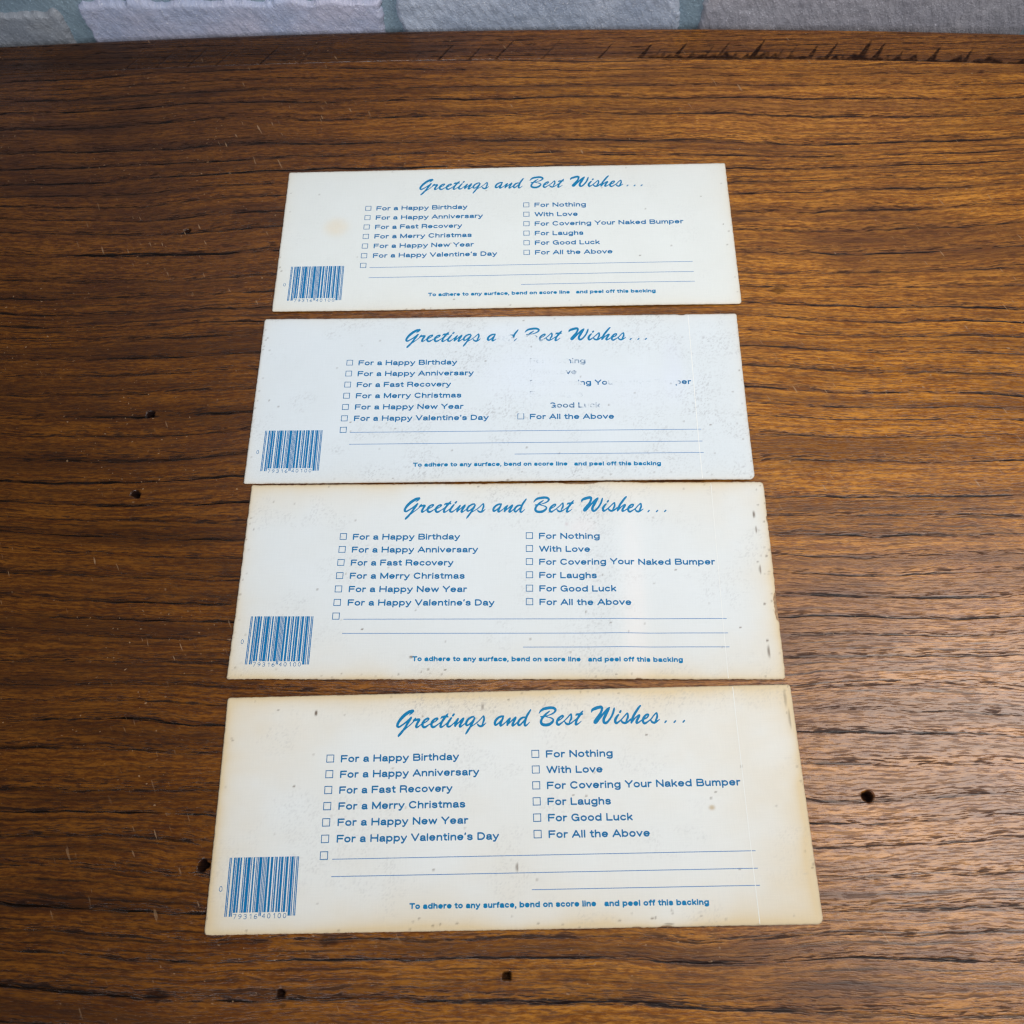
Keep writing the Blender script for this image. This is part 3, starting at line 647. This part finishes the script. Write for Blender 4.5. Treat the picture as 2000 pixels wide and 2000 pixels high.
    ring = np.concatenate([ids[:, 0], ids[-1, 1:], ids[-2::-1, -1], ids[0, -2:0:-1]])
    n0 = len(V); Vb = V[ring].copy(); Vb[:, 2] -= .0002; kk = np.arange(len(ring)); nk = (kk + 1) % len(ring)
    side = np.stack([ring, n0 + kk, n0 + nk, ring[nk]], -1)
    raw_mesh("sticker_layer", np.vstack([V, Vb]), np.vstack([quads, side]), M_PLY, root)
    # --- print
    def lay(name, vf, mat, parent=root, lift=.03):
        v, f = vf; z = zf(v[:, 0], v[:, 1]) + lift
        return raw_mesh(name, np.column_stack([v[:, 0], v[:, 1], z]) * .001, f, mat, parent)
    hm, tm = (M_HEAD_W, M_TEXT_W) if p.get('rubbed') else (M_HEAD, M_TEXT)
    lay("heading_lettering", HEAD, hm)
    for t in TXT: lay("printed_line", t, tm)
    for b in BOXES: lay("checkbox", b, tm)
    for r in RULES: lay("writing_line", r, M_LINE)
    lay("instruction_lettering", ADH, M_HEAD)
    bar = lay("barcode", merge(BARS), M_BAR); lay("barcode_digits", DIG, M_TEXT, bar)
    if p['score']:
        s = p['score'] * 1.0; n = 60; vv = np.linspace(-H/2 + .6, H/2 - .6, n)
        vt = np.vstack([np.column_stack([np.full(n, 91.1 - s), vv]), np.column_stack([np.full(n, 91.1 + s), vv])])
        lay("score_line", (vt, [[i, n + i, n + i + 1, i + 1] for i in range(n - 1)]), M_SCORE, lift=.045)
    return root

R = math.radians
make_card("farthest of the four white stickers from the viewer, small round tan stain above its barcode", 0.00824, 0.27801, R(-4.474), dict(seed=101,
    base=(.715, .735, .705), r=(.8, 1.0, 1.0, 1.6), rough=.16, chips=[('B', -40, 1.2, .5)], rim=.5, score=0,
    curl=[(.55, 60, 60, -44, 22), (.35, -110, 30, -44, 25), (.25, 20, 40, 40, 25)],
    yellow=(.30, .36, .30, .20), range=8, grime=.10, smudge=[(.15, 20, 30, 40, 8)], nspeck=26,
    patch=[(.6, -86.5, 7, 6.0, 5.5, (.74, .64, .48)), (.10, -66, -4, 5, 4, (.75, .67, .5))],
    specks=[(67, -14, .4, .3, .8), (-25, -38, .3, .3, .7), (100, 22, .4, .4, .5)]))
make_card("second sticker from the wall, its printed options partly rubbed away on the right", -0.00211, 0.1868, R(-4.733), dict(seed=202,
    base=(.675, .720, .740), r=(1.2, 1.0, .9, 2.6), rough=.16, chips=[('T', 88, 2.0, .4)], rim=.55, score=.16, rubbed=True,
    curl=[(.85, 20, 70, -46, 20), (.7, 95, 40, -46, 18), (.3, -110, 25, 44, 20)],
    yellow=(.24, .24, .26, .22), range=7, grime=.34,
    smudge=[(.55, -14, 18, 12, 9), (.50, -10, -9, 22, 3.5), (.40, 12, 8, 12, 14), (.35, 98, 5, 9, 30), (.30, 0, 30, 40, 7), (.30, 70, -2, 20, 9), (.25, 0, -38, 90, 5), (.3, 60, -34, 30, 6)],
    nspeck=60, patch=[(.55, 12, 12, 22, 14, (.70, .75, .81)), (.45, 62, 4, 28, 11, (.69, .735, .79)), (.4, 3, 34, 12, 6, (.70, .75, .81)), (.3, 82, 14, 5, 16, (.66, .70, .80))],
    specks=[(5, -43, .7, .35, .8), (97, -16, .3, .3, .8), (-68, -13, .3, .3, .7), (12, 41, .3, .3, .6)]))
make_card("third sticker from the wall, torn brown nick in its speckled right edge", -0.00557, 0.09919, R(-4.757), dict(seed=303,
    base=(.705, .735, .735), r=(.9, 2.0, .8, 1.6), rough=.28, chips=[('R', -13, 6.5, 1.5), ('T', 33, 9, .8), ('R', 26, 1.2, .5), ('B', 55, 1.5, .4)], rim=.75, score=.10,
    curl=[(.55, 48, 8, 0, 60), (-.25, 62, 8, 0, 60), (.6, 40, 30, 46, 12), (.45, -110, 30, -46, 20), (.55, 70, 50, -46, 14)],
    yellow=(.6, .95, 1.0, .95), range=11, grime=.26,
    smudge=[(.5, 37, 34, 9, 8), (.3, 40, 0, 8, 60), (.25, 30, -30, 8, 12), (.3, -5, 34, 20, 6), (.35, 10, -6, 4, 9)],
    nspeck=90, patch=[(.22, 55, -15, 5, 40, (.86, .76, .72)), (.25, 34, 22, 6, 5, (.82, .70, .68)), (.35, 27, 24, .8, .8, (.5, .38, .4))],  # the first patch paints the pinkish reflection along the fold
    specks=[(108.5, 28, .4, 1.6, .9), (108.8, 21, .4, 1.4, .8), (108.7, 3, .4, 1.8, .8), (109, -12, .35, .5, .9), (108.5, -27.5, .4, .5, .9), (108.6, -32, .35, 2.5, .8), (98, -22, .35, .35, .8),
            (-59.5, -22.5, .45, .3, .9), (-38.3, -34.2, .8, .3, .9), (-24, -39.5, .3, .3, .8), (-31, -39.3, .25, .25, .7), (73, 3.0, .5, .4, .7), (112, 9, .3, .5, .8)]))
make_card("nearest sticker to the viewer, most yellowed along its right edge", -0.01056, 0.0077, R(-3.329), dict(seed=404,
    base=(.755, .77, .75), r=(1.0, 1.4, 1.6, 2.4), rough=.16, chips=[('B', 57, 2.5, .45), ('B', 46, 2, .3)], rim=.55, score=.13,
    curl=[(.4, 0, 90, 46, 16), (.35, -105, 30, 46, 20), (.5, 30, 70, -46, 14), (.3, 110, 20, -44, 20)],
    yellow=(1.5, 1.9, 1.3, 1.5), range=14, grime=.22,
    smudge=[(.35, 0, 36, 60, 5), (.5, -36, 39, 5, 5), (.25, 60, 38, 20, 5), (.2, 36, 30, 12, 5)],
    nspeck=55, patch=[(.8, 78, -2.6, 1.2, .9, (.5, .38, .22))],
    specks=[(-77.5, 36.5, .55, 1.0, .95), (-84.5, 8.5, .3, .45, .8), (2.6, -22.3, .35, 1.5, .75), (55, 25, .3, .4, .8), (80, 3.0, .35, .35, .7), (78, .8, .35, .25, .6),
            (25, 3, .3, .4, .6), (30, 2.6, .3, .25, .6), (27, -36, .5, .25, .4), (52, -40.5, .6, .3, .7), (58, -42.6, 1.6, .4, .7), (-10, 37.5, .18, 1.3, .5), (-93, 38, .3, .3, .6),
            (112.2, 30, .25, 3.5, .55), (111.5, 38, .25, 3.5, .45), (40, -41, .6, .3, .5), (-20, -41, .6, .3, .5), (10, -41.5, .5, .3, .5), (70, -40, .5, .3, .4)]))
